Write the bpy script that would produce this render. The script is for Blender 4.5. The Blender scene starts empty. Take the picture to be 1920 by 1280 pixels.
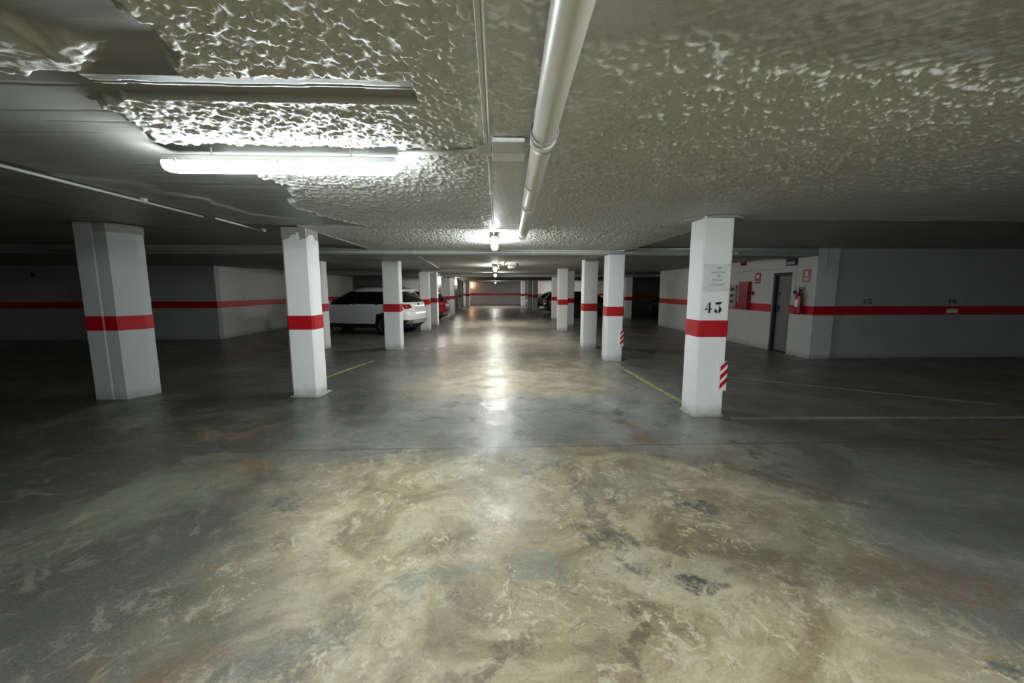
import bpy, bmesh, math, random
import numpy as np
from mathutils import Vector, Matrix

random.seed(7)
sc = bpy.context.scene
COL = sc.collection
R = math.radians

# ------------------------------------------------------------------ camera, world, exposure
cam_d = bpy.data.cameras.new('camera')
cam_d.sensor_width = 36.0
cam_d.lens = 36.0 * 745.0 / 1920.0
cam_d.clip_start = 0.02
cam = bpy.data.objects.new('camera', cam_d)
COL.objects.link(cam)
cam.location = (0, 0, 1.55)
cam.rotation_euler = (R(90 - 7.418), 0, R(-2.287))
sc.camera = cam
W = bpy.data.worlds.new('world')
sc.world = W
W.use_nodes = True
W.node_tree.nodes['Background'].inputs[0].default_value = (0.75, 0.8, 0.85, 1)
W.node_tree.nodes['Background'].inputs[1].default_value = 0.0
sc.view_settings.view_transform = 'Standard'
sc.view_settings.look = 'None'
sc.view_settings.gamma = 1.0
sc.view_settings.use_curve_mapping = False
sc.view_settings.exposure = 2.75
LAMP = 17.0            # radiance of a fluorescent diffuser
sc.cycles.max_bounces = 6
sc.cycles.use_adaptive_sampling = True
sc.cycles.adaptive_threshold = 0.025
sc.cycles.diffuse_bounces = 4
sc.cycles.glossy_bounces = 3
sc.cycles.transmission_bounces = 2
sc.cycles.caustics_reflective = False
sc.cycles.caustics_refractive = False
LAMP_COL = (0.90, 0.98, 1.0)

# ------------------------------------------------------------------ node helpers
class NT:
    def __init__(s, name):
        s.m = bpy.data.materials.new(name)
        s.m.use_nodes = True
        s.t = s.m.node_tree
        s.b = s.t.nodes['Principled BSDF']
        s.pos = s.t.nodes.new('ShaderNodeTexCoord').outputs['Object']
    def n(s, kind, **kw):
        nd = s.t.nodes.new(kind)
        for k, v in kw.items():
            setattr(nd, k, v)
        return nd
    def link(s, a, b):
        s.t.links.new(a, b)
    def put(s, inp, v):
        if isinstance(v, bpy.types.NodeSocket):
            s.link(v, inp)
        elif v is not None:
            if hasattr(inp.default_value, '__len__') and len(inp.default_value) == 4 and len(v) == 3:
                v = (*v, 1)
            inp.default_value = v
    def noise(s, scale, detail=4, rough=0.55, dist=0.0, vec=None, lac=2.0):
        nd = s.n('ShaderNodeTexNoise')
        s.link(vec or s.pos, nd.inputs['Vector'])
        nd.inputs['Scale'].default_value = scale
        nd.inputs['Detail'].default_value = detail
        nd.inputs['Roughness'].default_value = rough
        nd.inputs['Distortion'].default_value = dist
        nd.inputs['Lacunarity'].default_value = lac
        return nd.outputs['Fac']
    def mapping(s, scale=(1, 1, 1), loc=(0, 0, 0), rot=(0, 0, 0)):
        nd = s.n('ShaderNodeMapping')
        s.link(s.pos, nd.inputs[0])
        nd.inputs['Location'].default_value = loc
        nd.inputs['Rotation'].default_value = rot
        nd.inputs['Scale'].default_value = scale
        return nd.outputs[0]
    def ramp(s, v, stops):
        nd = s.n('ShaderNodeValToRGB')
        s.link(v, nd.inputs[0])
        e = nd.color_ramp.elements
        while len(e) < len(stops):
            e.new(0.5)
        for el, (p, c) in zip(e, stops):
            el.position = p
            el.color = (c, c, c, 1) if not hasattr(c, '__len__') else (*c, 1)
        return nd.outputs[0]
    def mr(s, v, a, b, c=0.0, d=1.0, smooth=True):
        nd = s.n('ShaderNodeMapRange')
        nd.interpolation_type = 'SMOOTHSTEP' if smooth else 'LINEAR'
        s.put(nd.inputs[0], v)
        for i, x in enumerate((a, b, c, d)):
            nd.inputs[i + 1].default_value = x
        return nd.outputs[0]
    def math(s, op, a, b=None, clamp=False):
        nd = s.n('ShaderNodeMath', operation=op)
        nd.use_clamp = clamp
        s.put(nd.inputs[0], a)
        if b is not None:
            s.put(nd.inputs[1], b)
        return nd.outputs[0]
    def mix(s, f, a, b, mode='MIX'):
        nd = s.n('ShaderNodeMix', data_type='RGBA', blend_type=mode)
        s.put(nd.inputs[0], f)
        s.put(nd.inputs[6], a)
        s.put(nd.inputs[7], b)
        return nd.outputs[2]
    def bump(s, h, strength=0.3, dist=0.01, normal=None):
        nd = s.n('ShaderNodeBump')
        nd.inputs['Strength'].default_value = strength
        nd.inputs['Distance'].default_value = dist
        s.link(h, nd.inputs['Height'])
        if normal is not None:
            s.link(normal, nd.inputs['Normal'])
        return nd.outputs[0]
    def fin(s, col=None, rough=None, metal=None, normal=None, spec=None):
        s.put(s.b.inputs['Base Color'], col)
        s.put(s.b.inputs['Roughness'], rough)
        s.put(s.b.inputs['Metallic'], metal)
        s.put(s.b.inputs['Specular IOR Level'], spec)
        if normal is not None:
            s.link(normal, s.b.inputs['Normal'])
        return s.m

def simple(name, col, rough=0.5, metal=0.0, vary=0.12, scale=6.0, bump=0.0, bscale=60.0, spec=None):
    t = NT(name)
    c = t.mix(t.noise(scale, 5), [v * (1 - vary) for v in col], [min(1, v * (1 + vary)) for v in col])
    nrm = t.bump(t.noise(bscale, 4), bump, 0.004) if bump else None
    return t.fin(c, rough, metal, nrm, spec)

def plaster(name, col, dirt=0.2, bump=0.25):
    t = NT(name)
    a = t.noise(1.3, 6, 0.6, 0.5)
    c = t.mix(a, [v * (1 - dirt) for v in col], col)
    sx = t.n('ShaderNodeSeparateXYZ'); t.link(t.pos, sx.inputs[0])
    sp = t.math('MULTIPLY', t.mr(t.noise(9, 6, 0.7), 0.58, 0.72), 0.25)
    c = t.mix(sp, c, [v * 0.7 for v in col])
    # scuffed grime along the foot of the surface (splash dirt, its ragged edge follows noise)
    foot = t.math('ADD', sx.outputs[2], t.math('MULTIPLY', t.noise(6, 6, 0.7), -0.22))
    c = t.mix(t.math('MULTIPLY', t.mr(foot, -0.1, 0.06, 1, 0), 0.55), c, (0.25, 0.235, 0.2))
    h = t.math('ADD', t.noise(14, 5), t.math('MULTIPLY', t.noise(110, 3), 0.35))
    return t.fin(c, 0.62, 0, t.bump(h, bump, 0.01), 0.35)

def emit(name, col, strength):
    t = NT(name)
    t.b.inputs['Base Color'].default_value = (0.9, 0.9, 0.9, 1)
    t.b.inputs['Emission Color'].default_value = (*col, 1)
    t.b.inputs['Emission Strength'].default_value = strength
    t.b.inputs['Roughness'].default_value = 0.4
    return t.m

M = {}
M['wall'] = plaster('white wall paint', (0.60, 0.605, 0.60), 0.25)
M['wall_dim'] = plaster('shade-darkened wall paint', (0.42, 0.42, 0.415), 0.3)  # wall white darkened so the colour carries the shade of the side walls
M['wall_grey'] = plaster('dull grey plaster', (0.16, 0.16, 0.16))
M['pillar'] = plaster('white pillar paint', (0.85, 0.865, 0.86), 0.10, 0.35)
M['pillar_grey'] = plaster('shade-darkened pillar paint', (0.56, 0.575, 0.575), 0.2, 0.35)  # pillar white toned down to paint in the weaker light at far left
M['red'] = simple('red band paint', (0.44, 0.003, 0.010), 0.42, vary=0.15, bump=0.15)
M['black'] = simple('black stencil paint', (0.012, 0.013, 0.013), 0.5)
M['dark'] = simple('dark rubber', (0.012, 0.012, 0.013), 0.7)
M['pvc'] = simple('cream pvc pipe', (0.68, 0.68, 0.62), 0.38, vary=0.06)
M['conduit'] = simple('white pvc conduit', (0.62, 0.63, 0.58), 0.45, vary=0.08)
M['housing'] = simple('lamp housing plastic', (0.70, 0.71, 0.68), 0.4, vary=0.05)
M['boxlid'] = simple('white box plastic', (0.80, 0.80, 0.80), 0.4, vary=0.03)
M['metal_door'] = simple('grey door paint', (0.15, 0.155, 0.155), 0.4, vary=0.08, scale=2)
M['frame'] = simple('black frame paint', (0.015, 0.015, 0.016), 0.5)
M['fire'] = simple('fire red enamel', (0.25, 0.004, 0.008), 0.3, vary=0.08)
M['white'] = simple('white print', (0.78, 0.78, 0.76), 0.5, vary=0.04)
M['foam'] = simple('white foam guard', (0.80, 0.74, 0.74), 0.6, vary=0.06)
M['grey'] = simple('grey plastic', (0.30, 0.30, 0.29), 0.5)
M['carwhite'] = simple('white car lacquer', (0.80, 0.82, 0.84), 0.16, vary=0.02)
M['carred'] = simple('dark red car lacquer', (0.15, 0.009, 0.011), 0.14, vary=0.05)
M['carblack'] = simple('black car lacquer', (0.012, 0.012, 0.014), 0.14, vary=0.05)
M['carsilver'] = simple('silver car lacquer', (0.55, 0.56, 0.57), 0.2, metal=0.5, vary=0.04)
M['glass'] = simple('dark tinted car glass', (0.006, 0.007, 0.008), 0.06, vary=0.02)
M['clad'] = simple('black cladding plastic', (0.014, 0.014, 0.015), 0.55)
M['tail'] = simple('red lamp lens', (0.24, 0.008, 0.016), 0.12)
M['chrome'] = simple('brushed trim', (0.55, 0.55, 0.56), 0.25, metal=0.9, vary=0.04)
M['alloy'] = simple('grey alloy', (0.20, 0.20, 0.21), 0.35, metal=0.6, vary=0.05)
M['plate'] = simple('number plate white', (0.62, 0.64, 0.74), 0.4, vary=0.02)
M['raw'] = simple('bare concrete', (0.33, 0.32, 0.28), 0.8, vary=0.25, scale=18, bump=0.4)
M['yellow'] = None
M['tube'] = emit('lit fluorescent diffuser', LAMP_COL, LAMP * 1.0)
M['tube_mid'] = emit('lit newer fluorescent diffuser', LAMP_COL, LAMP * 1.35)
M['tube_added'] = emit('added back lamp diffuser', LAMP_COL, LAMP * 3.3)
M['tube_far'] = emit('lit far fluorescent diffuser', (1.0, 0.98, 0.90), LAMP * 1.7)
M['warm'] = emit('lit warm bulkhead', (1.0, 0.52, 0.22), LAMP * 0.3)
M['bulk'] = emit('lit bulkhead diffuser', (1.0, 0.96, 0.80), LAMP * 0.55)

def clear_sheet():
    t = NT('clear plastic sleeve')
    t.fin((0.9, 0.9, 0.9), 0.12, 0)
    tr = t.n('ShaderNodeBsdfTransparent')
    gl = t.n('ShaderNodeBsdfGlossy'); gl.inputs['Roughness'].default_value = 0.12
    nr = t.bump(t.noise(14, 3, 0.5, 1.0), 0.8, 0.02); t.link(nr, gl.inputs['Normal'])
    mx = t.n('ShaderNodeMixShader'); mx.inputs[0].default_value = 0.07
    t.link(tr.outputs[0], mx.inputs[1]); t.link(gl.outputs[0], mx.inputs[2])
    t.link(mx.outputs[0], t.t.nodes['Material Output'].inputs['Surface'])
    return t.m
M['clear'] = clear_sheet()

def worn_line(name, col):
    t = NT(name)
    wear = t.mr(t.noise(9, 8, 0.7, 0.6), 0.42, 0.62)
    c = t.mix(wear, col, (0.17, 0.165, 0.14))
    return t.fin(c, 0.5)
M['yellow'] = worn_line('worn yellow line paint', (0.50, 0.48, 0.15))
M['whiteline'] = worn_line('worn white line paint', (0.30, 0.30, 0.28))

TEAL, BROWN, RUST = (0.035, 0.05, 0.048), (0.075, 0.05, 0.028), (0.15, 0.07, 0.022)
MARKS = [(1.04, 1.89, 0.13, 0.09, 0, TEAL, 0.95), (1.16, 1.86, 0.10, 0.04, -10, TEAL, 0.9), (0.60, 2.33, 0.13, 0.10, 20, TEAL, 0.8), (1.42, 2.62, 0.20, 0.08, 0, TEAL, 0.85),
         (0.66, 2.75, 0.09, 0.62, 8, TEAL, 0.6), (0.62, 1.6, 0.05, 0.30, -12, BROWN, 0.8), (1.65, 2.0, 0.5, 0.22, -15, BROWN, 0.6), (2.35, 1.85, 0.55, 0.25, -20, (0.12, 0.075, 0.035), 0.7),
         (1.0, 2.2, 0.55, 0.05, -8, BROWN, 0.6), (0.0, 1.5, 0.35, 0.07, 30, BROWN, 0.7), (-0.9, 1.55, 0.40, 0.14, 28, TEAL, 0.6), (-1.35, 1.45, 0.25, 0.10, 25, RUST, 0.6),
         (2.3, 3.0, 0.09, 0.75, 40, BROWN, 0.7), (-0.3, 2.0, 0.3, 0.12, 10, (0.16, 0.18, 0.15), 0.7), (0.25, 2.05, 0.22, 0.16, 0, (0.17, 0.20, 0.17), 0.7), (-0.9, 3.7, 0.7, 0.05, 6, TEAL, 0.6)]
def floor_mat():
    t = NT('worn stained concrete floor')
    sx = t.n('ShaderNodeSeparateXYZ'); t.link(t.pos, sx.inputs[0])
    X, Y = sx.outputs[0], sx.outputs[1]
    wob = t.math('MULTIPLY', t.math('SUBTRACT', t.noise(0.9, 5, 0.6), 0.5), 2.2)
    wob2 = t.math('MULTIPLY', t.math('SUBTRACT', t.noise(1.7, 5, 0.6, 0.4), 0.5), 1.6)
    # traffic-worn tan lane; its fade at the sides also paints the lens falloff
    ax = t.math('ABSOLUTE', t.math('ADD', t.math('SUBTRACT', X, 0.38), wob))
    lane = t.mr(ax, 1.0, 2.4, 1, 0)
    near = t.mr(t.math('ADD', Y, wob2), 3.3, 3.95, 1, 0)
    mid = t.math('MULTIPLY', t.mr(t.math('ADD', Y, wob), 5.2, 6.2), t.mr(t.math('ADD', Y, wob), 8.2, 9.6, 1, 0.45))
    tan = t.math('MULTIPLY', lane, t.math('MAXIMUM', near, t.math('MULTIPLY', mid, 0.75)))
    # base colours; bay grey is darkened to paint the lens falloff
    n1 = t.noise(0.8, 7, 0.62, 0.9)
    grey = t.ramp(n1, [(0.30, (0.055, 0.056, 0.052)), (0.5, (0.105, 0.106, 0.098)), (0.72, (0.185, 0.185, 0.168))])
    n2 = t.noise(1.6, 7, 0.66, 1.1)
    tanc = t.ramp(n2, [(0.28, (0.09, 0.066, 0.032)), (0.41, (0.22, 0.17, 0.09)), (0.50, (0.33, 0.27, 0.155)), (0.60, (0.44, 0.385, 0.25)), (0.72, (0.36, 0.345, 0.25)), (0.82, (0.24, 0.25, 0.185))])
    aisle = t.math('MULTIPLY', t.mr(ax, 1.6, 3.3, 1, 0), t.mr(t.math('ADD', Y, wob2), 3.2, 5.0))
    falloff = t.math('MULTIPLY', t.mr(t.math('ADD', X, wob), -2.3, -0.75, 1, 0), t.mr(t.math('ADD', Y, wob2), 8.0, 5.0))
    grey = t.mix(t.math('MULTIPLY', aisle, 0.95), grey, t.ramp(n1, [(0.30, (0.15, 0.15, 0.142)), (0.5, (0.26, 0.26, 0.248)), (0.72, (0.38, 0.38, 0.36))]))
    grey = t.mix(t.math('MULTIPLY', falloff, 0.88), grey, (0.032, 0.034, 0.024))  # lens falloff darkness painted into the left side of the floor
    c = t.mix(tan, grey, tanc)
    # olive and rust zones
    ol = t.math('MULTIPLY', t.mr(t.noise(0.75, 5, 0.6, 0.5, t.mapping(loc=(3.1, 7.7, 0))), 0.52, 0.66), 0.55)
    c = t.mix(ol, c, (0.17, 0.18, 0.115))
    ru = t.math('MULTIPLY', t.mr(t.noise(1.1, 7, 0.65, 0.8, t.mapping(loc=(9.3, 1.7, 0))), 0.57, 0.70), 0.7)
    c = t.mix(ru, c, (0.16, 0.085, 0.035))
    # pale lime scabs: crisp-edged flakes, elongated wisps
    wv = t.mapping(scale=(1.0, 1.0, 1.0), rot=(0, 0, R(28)))
    sc1 = t.mr(t.noise(4.2, 7, 0.72, 1.6, wv), 0.53, 0.60)
    sc2 = t.mr(t.noise(1.4, 4, 0.5, 0.4, t.mapping(loc=(4, 4, 0))), 0.42, 0.60)
    flake = t.math('MULTIPLY', t.math('MULTIPLY', sc1, sc2), t.math('ADD', t.math('MULTIPLY', tan, 0.62), 0.15))
    c = t.mix(flake, c, (0.52, 0.48, 0.35))
    fl2 = t.math('MULTIPLY', t.mr(t.noise(12.0, 6, 0.75, 1.3, wv), 0.54, 0.60), t.mr(t.noise(2.3, 5, 0.6, 0.6, t.mapping(loc=(7, 1, 0))), 0.42, 0.58))
    fl2 = t.math('MULTIPLY', fl2, t.math('ADD', t.math('MULTIPLY', tan, 0.6), 0.10))
    c = t.mix(fl2, c, (0.62, 0.56, 0.40))
    dk2 = t.mr(t.noise(15.0, 6, 0.75, 1.2, t.mapping(loc=(5.1, 8.3, 0), rot=(0, 0, R(35)))), 0.55, 0.63)
    dk2 = t.math('MULTIPLY', dk2, t.mr(t.noise(1.9, 5, 0.6, 0.6, t.mapping(loc=(1, 9, 0))), 0.45, 0.6))
    c = t.mix(t.math('MULTIPLY', dk2, 0.5), c, (0.07, 0.055, 0.035))
    dk1 = t.mr(t.noise(6.5, 7, 0.74, 1.4, t.mapping(loc=(1.1, 2.3, 0), rot=(0, 0, R(-20)))), 0.56, 0.63)
    c = t.mix(t.math('MULTIPLY', dk1, 0.42), c, (0.085, 0.075, 0.055))
    # teal-black oil stains
    oil = t.math('MULTIPLY', t.mr(t.noise(1.35, 6, 0.6, 1.0, t.mapping(loc=(2.2, 5.9, 0))), 0.60, 0.66), t.mr(t.noise(9, 8, 0.7, 1.0), 0.40, 0.56))
    c = t.mix(t.math('MULTIPLY', oil, 0.8), c, (0.045, 0.058, 0.055))
    # single stains and drag marks that can be told apart on the floor
    jit = t.n('ShaderNodeTexNoise'); t.link(t.pos, jit.inputs['Vector']); jit.inputs['Scale'].default_value = 7.0; jit.inputs['Detail'].default_value = 6.0
    jv = t.n('ShaderNodeVectorMath', operation='MULTIPLY_ADD'); t.link(jit.outputs['Color'], jv.inputs[0]); jv.inputs[1].default_value = (0.34, 0.34, 0); t.link(t.pos, jv.inputs[2])
    def mark(cx, cy, lx, ly, rot, col, amt, edge=0.5):
        nonlocal c
        mp = t.n('ShaderNodeMapping', vector_type='TEXTURE'); t.link(jv.outputs[0], mp.inputs[0])
        mp.inputs['Location'].default_value = (cx + 0.17, cy + 0.17, 0); mp.inputs['Rotation'].default_value = (0, 0, R(rot)); mp.inputs['Scale'].default_value = (lx, ly, 1)
        ln = t.n('ShaderNodeVectorMath', operation='LENGTH'); t.link(mp.outputs[0], ln.inputs[0])
        tex = t.mr(t.noise(16, 7, 0.72, 1.0), 0.36, 0.56)
        m = t.math('MULTIPLY', t.mr(ln.outputs['Value'], edge, 1.0, 1, 0), t.math('MULTIPLY', tex, amt))
        c = t.mix(m, c, col)
    for a in MARKS: mark(*a)
    # long scratches / trowel streaks
    st = t.mr(t.noise(2.0, 8, 0.7, 0.6, t.mapping(scale=(0.9, 5.0, 1), rot=(0, 0, R(8)))), 0.60, 0.74)
    c = t.mix(t.math('MULTIPLY', st, 0.32), c, (0.42, 0.42, 0.38))
    fine = t.noise(70, 6, 0.7)
    c = t.mix(t.mr(fine, 0.2, 0.8), t.mix(0.22, c, (0, 0, 0)), t.mix(0.10, c, (0.6, 0.57, 0.48)))
    # day joints
    for yj, w in ((5.02, 0.006), (3.78, 0.012), (12.2, 0.01)):
        jw = t.math('ABSOLUTE', t.math('SUBTRACT', t.math('ADD', Y, t.math('MULTIPLY', t.math('SUBTRACT', t.noise(2.5, 4), 0.5), 0.05 if w > 0.008 else 0.01)), yj))
        c = t.mix(t.math('MULTIPLY', t.mr(jw, w * 0.6, w * 1.6, 1, 0), 0.55), c, (0.04, 0.04, 0.035))
    rg = t.math('ADD', t.mr(t.noise(2.2, 8, 0.68, 0.8), 0.3, 0.7, 0.27, 0.48), t.math('MULTIPLY', flake, 0.22))
    rg = t.math('ADD', rg, t.math('SUBTRACT', t.math('MULTIPLY', tan, 0.09), t.math('MULTIPLY', aisle, 0.05)))
    h = t.math('ADD', t.math('MULTIPLY', t.noise(2.5, 6, 0.6, 0.4), 0.9), t.math('ADD', t.math('MULTIPLY', flake, 0.10), t.math('MULTIPLY', t.noise(38, 5, 0.65), 0.09)))
    return t.fin(c, rg, 0, t.bump(h, 0.6, 0.02), 0.5)
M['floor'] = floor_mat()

def ceil_mat(name='sprayed concrete ceiling', attr=True):
    t = NT(name)
    if attr:
        at = t.n('ShaderNodeAttribute', attribute_name='spray'); s = at.outputs['Fac']
    else:
        s = None
    bare = t.mix(t.noise(1.2, 6, 0.6, 0.6, t.mapping(scale=(0.5, 2.2, 1))), (0.22, 0.225, 0.21), (0.40, 0.41, 0.385))
    streak = t.mr(t.noise(3.0, 7, 0.7, 0.3, t.mapping(scale=(0.35, 6.5, 1))), 0.5, 0.72)
    bare = t.mix(t.math('MULTIPLY', streak, 0.5), bare, (0.16, 0.155, 0.14))
    dirt = t.mr(t.noise(0.7, 5, 0.6), 0.45, 0.7)
    bare = t.mix(t.math('MULTIPLY', dirt, 0.3), bare, (0.20, 0.195, 0.14))
    if attr:
        coat = t.mix(t.noise(1.0, 6, 0.6, 0.3), (0.50, 0.50, 0.455), (0.66, 0.66, 0.62))
        coat = t.mix(t.math('MULTIPLY', t.mr(t.noise(45, 5, 0.7), 0.5, 0.7), 0.2), coat, (0.2, 0.19, 0.16))
        c = t.mix(s, bare, coat)
        h = t.math('ADD', t.math('MULTIPLY', t.math('MULTIPLY', t.noise(60, 6, 0.72, 0.6), s), 1.6), t.math('MULTIPLY', t.noise(9, 6, 0.6, 0.2, t.mapping(scale=(0.4, 2, 1))), 0.35))
        return t.fin(c, 0.45, 0, t.bump(h, 0.4, 0.012), 0.5)
    h = t.noise(9, 6, 0.6, 0.2, t.mapping(scale=(0.4, 2, 1)))
    return t.fin(bare, 0.6, 0, t.bump(h, 0.3, 0.01), 0.4)
M['ceiling'] = ceil_mat()
M['slab'] = ceil_mat('formwork concrete', False)

# ------------------------------------------------------------------ mesh helpers
def tag(o, label=None, cat=None, group=None, kind=None):
    if label: o['label'] = label
    if cat: o['category'] = cat
    if group: o['group'] = group
    if kind: o['kind'] = kind
    return o

def link(name, me, mat=None, parent=None, smooth=False):
    o = bpy.data.objects.new(name, me)
    COL.objects.link(o)
    if mat: me.materials.append(M[mat] if isinstance(mat, str) else mat)
    if parent: o.parent = parent
    if smooth:
        me.polygons.foreach_set('use_smooth', [True] * len(me.polygons))
    return o

def obj(name, bm, mat=None, parent=None, smooth=False):
    bmesh.ops.recalc_face_normals(bm, faces=bm.faces)
    me = bpy.data.meshes.new(name)
    bm.to_mesh(me); bm.free()
    return link(name, me, mat, parent, smooth)

def empty(name, loc=(0, 0, 0), rz=0.0):
    o = bpy.data.objects.new(name, None)
    COL.objects.link(o)
    o.location = loc; o.rotation_euler = (0, 0, rz)
    o.empty_display_size = 0.1
    return o

def abox(bm, x0, x1, y0, y1, z0, z1, bevel=0.0):
    r = bmesh.ops.create_cube(bm, size=1.0)
    vs = r['verts']
    for v in vs:
        v.co = Vector(((x0 + x1) / 2 + v.co.x * (x1 - x0), (y0 + y1) / 2 + v.co.y * (y1 - y0), (z0 + z1) / 2 + v.co.z * (z1 - z0)))
    if bevel:
        es = list({e for v in vs for e in v.link_edges})
        bmesh.ops.bevel(bm, geom=es, offset=bevel, segments=2, affect='EDGES', profile=0.5)
    return bm

def box(name, x0, x1, y0, y1, z0, z1, mat, parent=None, bevel=0.0):
    return obj(name, abox(bmesh.new(), x0, x1, y0, y1, z0, z1, bevel), mat, parent)

def atube(bm, pts, r, n=12, caps=True, r1=None):
    pts = [Vector(p) for p in pts]
    rings = []
    prev = None
    for i, p in enumerate(pts):
        if i == 0: d = pts[1] - pts[0]
        elif i == len(pts) - 1: d = pts[-1] - pts[-2]
        else: d = (pts[i + 1] - p).normalized() + (p - pts[i - 1]).normalized()
        d.normalize()
        if prev is None:
            u = d.orthogonal().normalized()
        else:
            u = prev - d * prev.dot(d)
            u.normalize()
        prev = u
        w = d.cross(u)
        rr = r if r1 is None else r + (r1 - r) * i / (len(pts) - 1)
        rings.append([bm.verts.new(p + (u * math.cos(2 * math.pi * k / n) + w * math.sin(2 * math.pi * k / n)) * rr) for k in range(n)])
    for a, b in zip(rings, rings[1:]):
        for k in range(n):
            bm.faces.new((a[k], a[(k + 1) % n], b[(k + 1) % n], b[k]))
    if caps:
        bm.faces.new(rings[0]); bm.faces.new(rings[-1])
    return bm

def bend(pts, r=0.06, n=5):
    """round the corners of a polyline"""
    pts = [Vector(p) for p in pts]
    out = [pts[0]]
    for a, b, c in zip(pts, pts[1:], pts[2:]):
        u = (a - b).normalized(); v = (c - b).normalized()
        rr = min(r, (a - b).length * 0.45, (c - b).length * 0.45)
        for i in range(n + 1):
            f = i / n
            out.append((b + u * rr) * (1 - f) ** 2 + b * 2 * f * (1 - f) + (b + v * rr) * f * f)
    out.append(pts[-1])
    return out

def tube(name, pts, r, mat, parent=None, n=12):
    return obj(name, atube(bmesh.new(), pts, r, n), mat, parent, True)

def apoly(bm, pts, z0, z1):
    a = [bm.verts.new((x, y, z0)) for x, y in pts]
    b = [bm.verts.new((x, y, z1)) for x, y in pts]
    bm.faces.new(a); bm.faces.new(b)
    n = len(pts)
    for i in range(n):
        bm.faces.new((a[i], a[(i + 1) % n], b[(i + 1) % n], b[i]))
    return bm

def alathe(bm, prof, n=20, centre=(0, 0, 0), axis='Z'):
    rings = []
    for r, z in prof:
        ring = []
        for k in range(n):
            a = 2 * math.pi * k / n
            p = (r * math.cos(a), r * math.sin(a), z)
            if axis == 'Y': p = (p[0], p[2], p[1])
            ring.append(bm.verts.new((p[0] + centre[0], p[1] + centre[1], p[2] + centre[2])))
        rings.append(ring)
    for a, b in zip(rings, rings[1:]):
        for k in range(n):
            bm.faces.new((a[k], a[(k + 1) % n], b[(k + 1) % n], b[k]))
    if prof[0][0] > 1e-4: bm.faces.new(rings[0])
    if prof[-1][0] > 1e-4: bm.faces.new(rings[-1])
    return bm

# value noise on arrays
_rs = np.random.RandomState(11)
_L = _rs.rand(256, 256)
def vn(x, y, s=0):
    x = x + 17.3 * s; y = y + 41.7 * s
    xi = np.floor(x).astype(int); yi = np.floor(y).astype(int)
    fx = x - xi; fy = y - yi
    fx = fx * fx * (3 - 2 * fx); fy = fy * fy * (3 - 2 * fy)
    g = lambda a, b: _L[a & 255, b & 255]
    return (g(xi, yi) * (1 - fx) + g(xi + 1, yi) * fx) * (1 - fy) + (g(xi, yi + 1) * (1 - fx) + g(xi + 1, yi + 1) * fx) * fy
def sstep(a, b, v):
    t = np.clip((v - a) / (b - a), 0, 1)
    return t * t * (3 - 2 * t)

def grid_mesh(name, xs, ys, Z, mat, attr=None):
    nx, ny = len(xs), len(ys)
    XX, YY = np.meshgrid(xs, ys)
    co = np.stack([XX, YY, Z], -1).reshape(-1, 3).astype(np.float32)
    me = bpy.data.meshes.new(name)
    me.vertices.add(nx * ny)
    me.vertices.foreach_set('co', co.ravel())
    i = np.arange((ny - 1) * (nx - 1)); r = i // (nx - 1); c = i % (nx - 1)
    v0 = r * nx + c
    q = np.stack([v0, v0 + nx, v0 + nx + 1, v0 + 1], -1).astype(np.int32)   # facing down
    nf = len(q)
    me.loops.add(nf * 4); me.polygons.add(nf)
    me.loops.foreach_set('vertex_index', q.ravel())
    me.polygons.foreach_set('loop_start', np.arange(0, nf * 4, 4, dtype=np.int32))
    me.polygons.foreach_set('loop_total', np.full(nf, 4, np.int32))
    me.update(calc_edges=True)
    if attr is not None:
        a = me.attributes.new('spray', 'FLOAT', 'POINT')
        a.data.foreach_set('value', attr.astype(np.float32).ravel())
    return link(name, me, mat, None, False)

# ------------------------------------------------------------------ floor
fb = bmesh.new()
abox(fb, -18.2, 14.2, -5.2, 44.2, -0.2, 0.0)
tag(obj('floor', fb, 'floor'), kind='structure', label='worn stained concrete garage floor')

# ------------------------------------------------------------------ near ceiling: sprayed coat over a bare slab, as one relief
def lines(segs):
    out = []
    for a, b, d in segs:
        out += list(np.arange(a, b - 1e-6, d))
    return out
def edges(v, e=0.0015): return [v - e, v + e]
xs = lines([(-18, -5, 1.0), (-5, -2.9, 0.05), (-2.9, -2.1, 0.02), (-2.1, 2.4, 0.0085), (2.4, 4.2, 0.014), (4.2, 5, 0.06), (5, 14.01, 1.0)]) + [14.0]
xs += edges(2.85) + edges(-4.5) + edges(-1.66) + edges(-0.345) + edges(-2.78)
ys = lines([(-5, 0.6, 0.4), (0.6, 0.95, 0.03), (0.95, 3.4, 0.0085), (3.4, 5.0, 0.013), (5.0, 5.8, 0.018), (5.8, 8.58, 0.03)]) + [8.6]
ys += [1.8235, 1.826, 1.8285, 1.8355, 1.838, 1.8405, 1.8495, 1.852, 1.8545] + edges(4.9) + edges(1.772) + edges(1.985) + edges(5.66) + edges(6.3)
xs = np.array(sorted(set(xs))); ys = np.array(sorted(set(ys)))
X, Y = np.meshgrid(xs, ys)
wob = (vn(X * 9, Y * 9, 1) - 0.5) * 0.10 + (vn(X * 28, Y * 28, 2) - 0.5) * 0.045
def bnd(pts):
    p = np.array(pts); return np.interp(Y, p[:, 0], p[:, 1])
XL = bnd([(0, -1.0), (1.26, -1.083), (1.34, -1.10), (1.57, -1.16), (1.72, -1.22), (1.76, -1.21), (1.98, -1.70), (2.05, -1.845), (2.09, -1.81), (2.35, -1.916), (2.62, -1.966), (2.78, -1.86), (2.82, -1.72), (3.28, -1.787), (3.5, -1.66), (3.74, -1.817), (4.41, -2.134), (4.86, -2.044), (5.4, -1.8), (5.6, -1.72), (5.66, -2.7)])
s = sstep(-0.012, 0.028, X - XL + wob)
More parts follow.
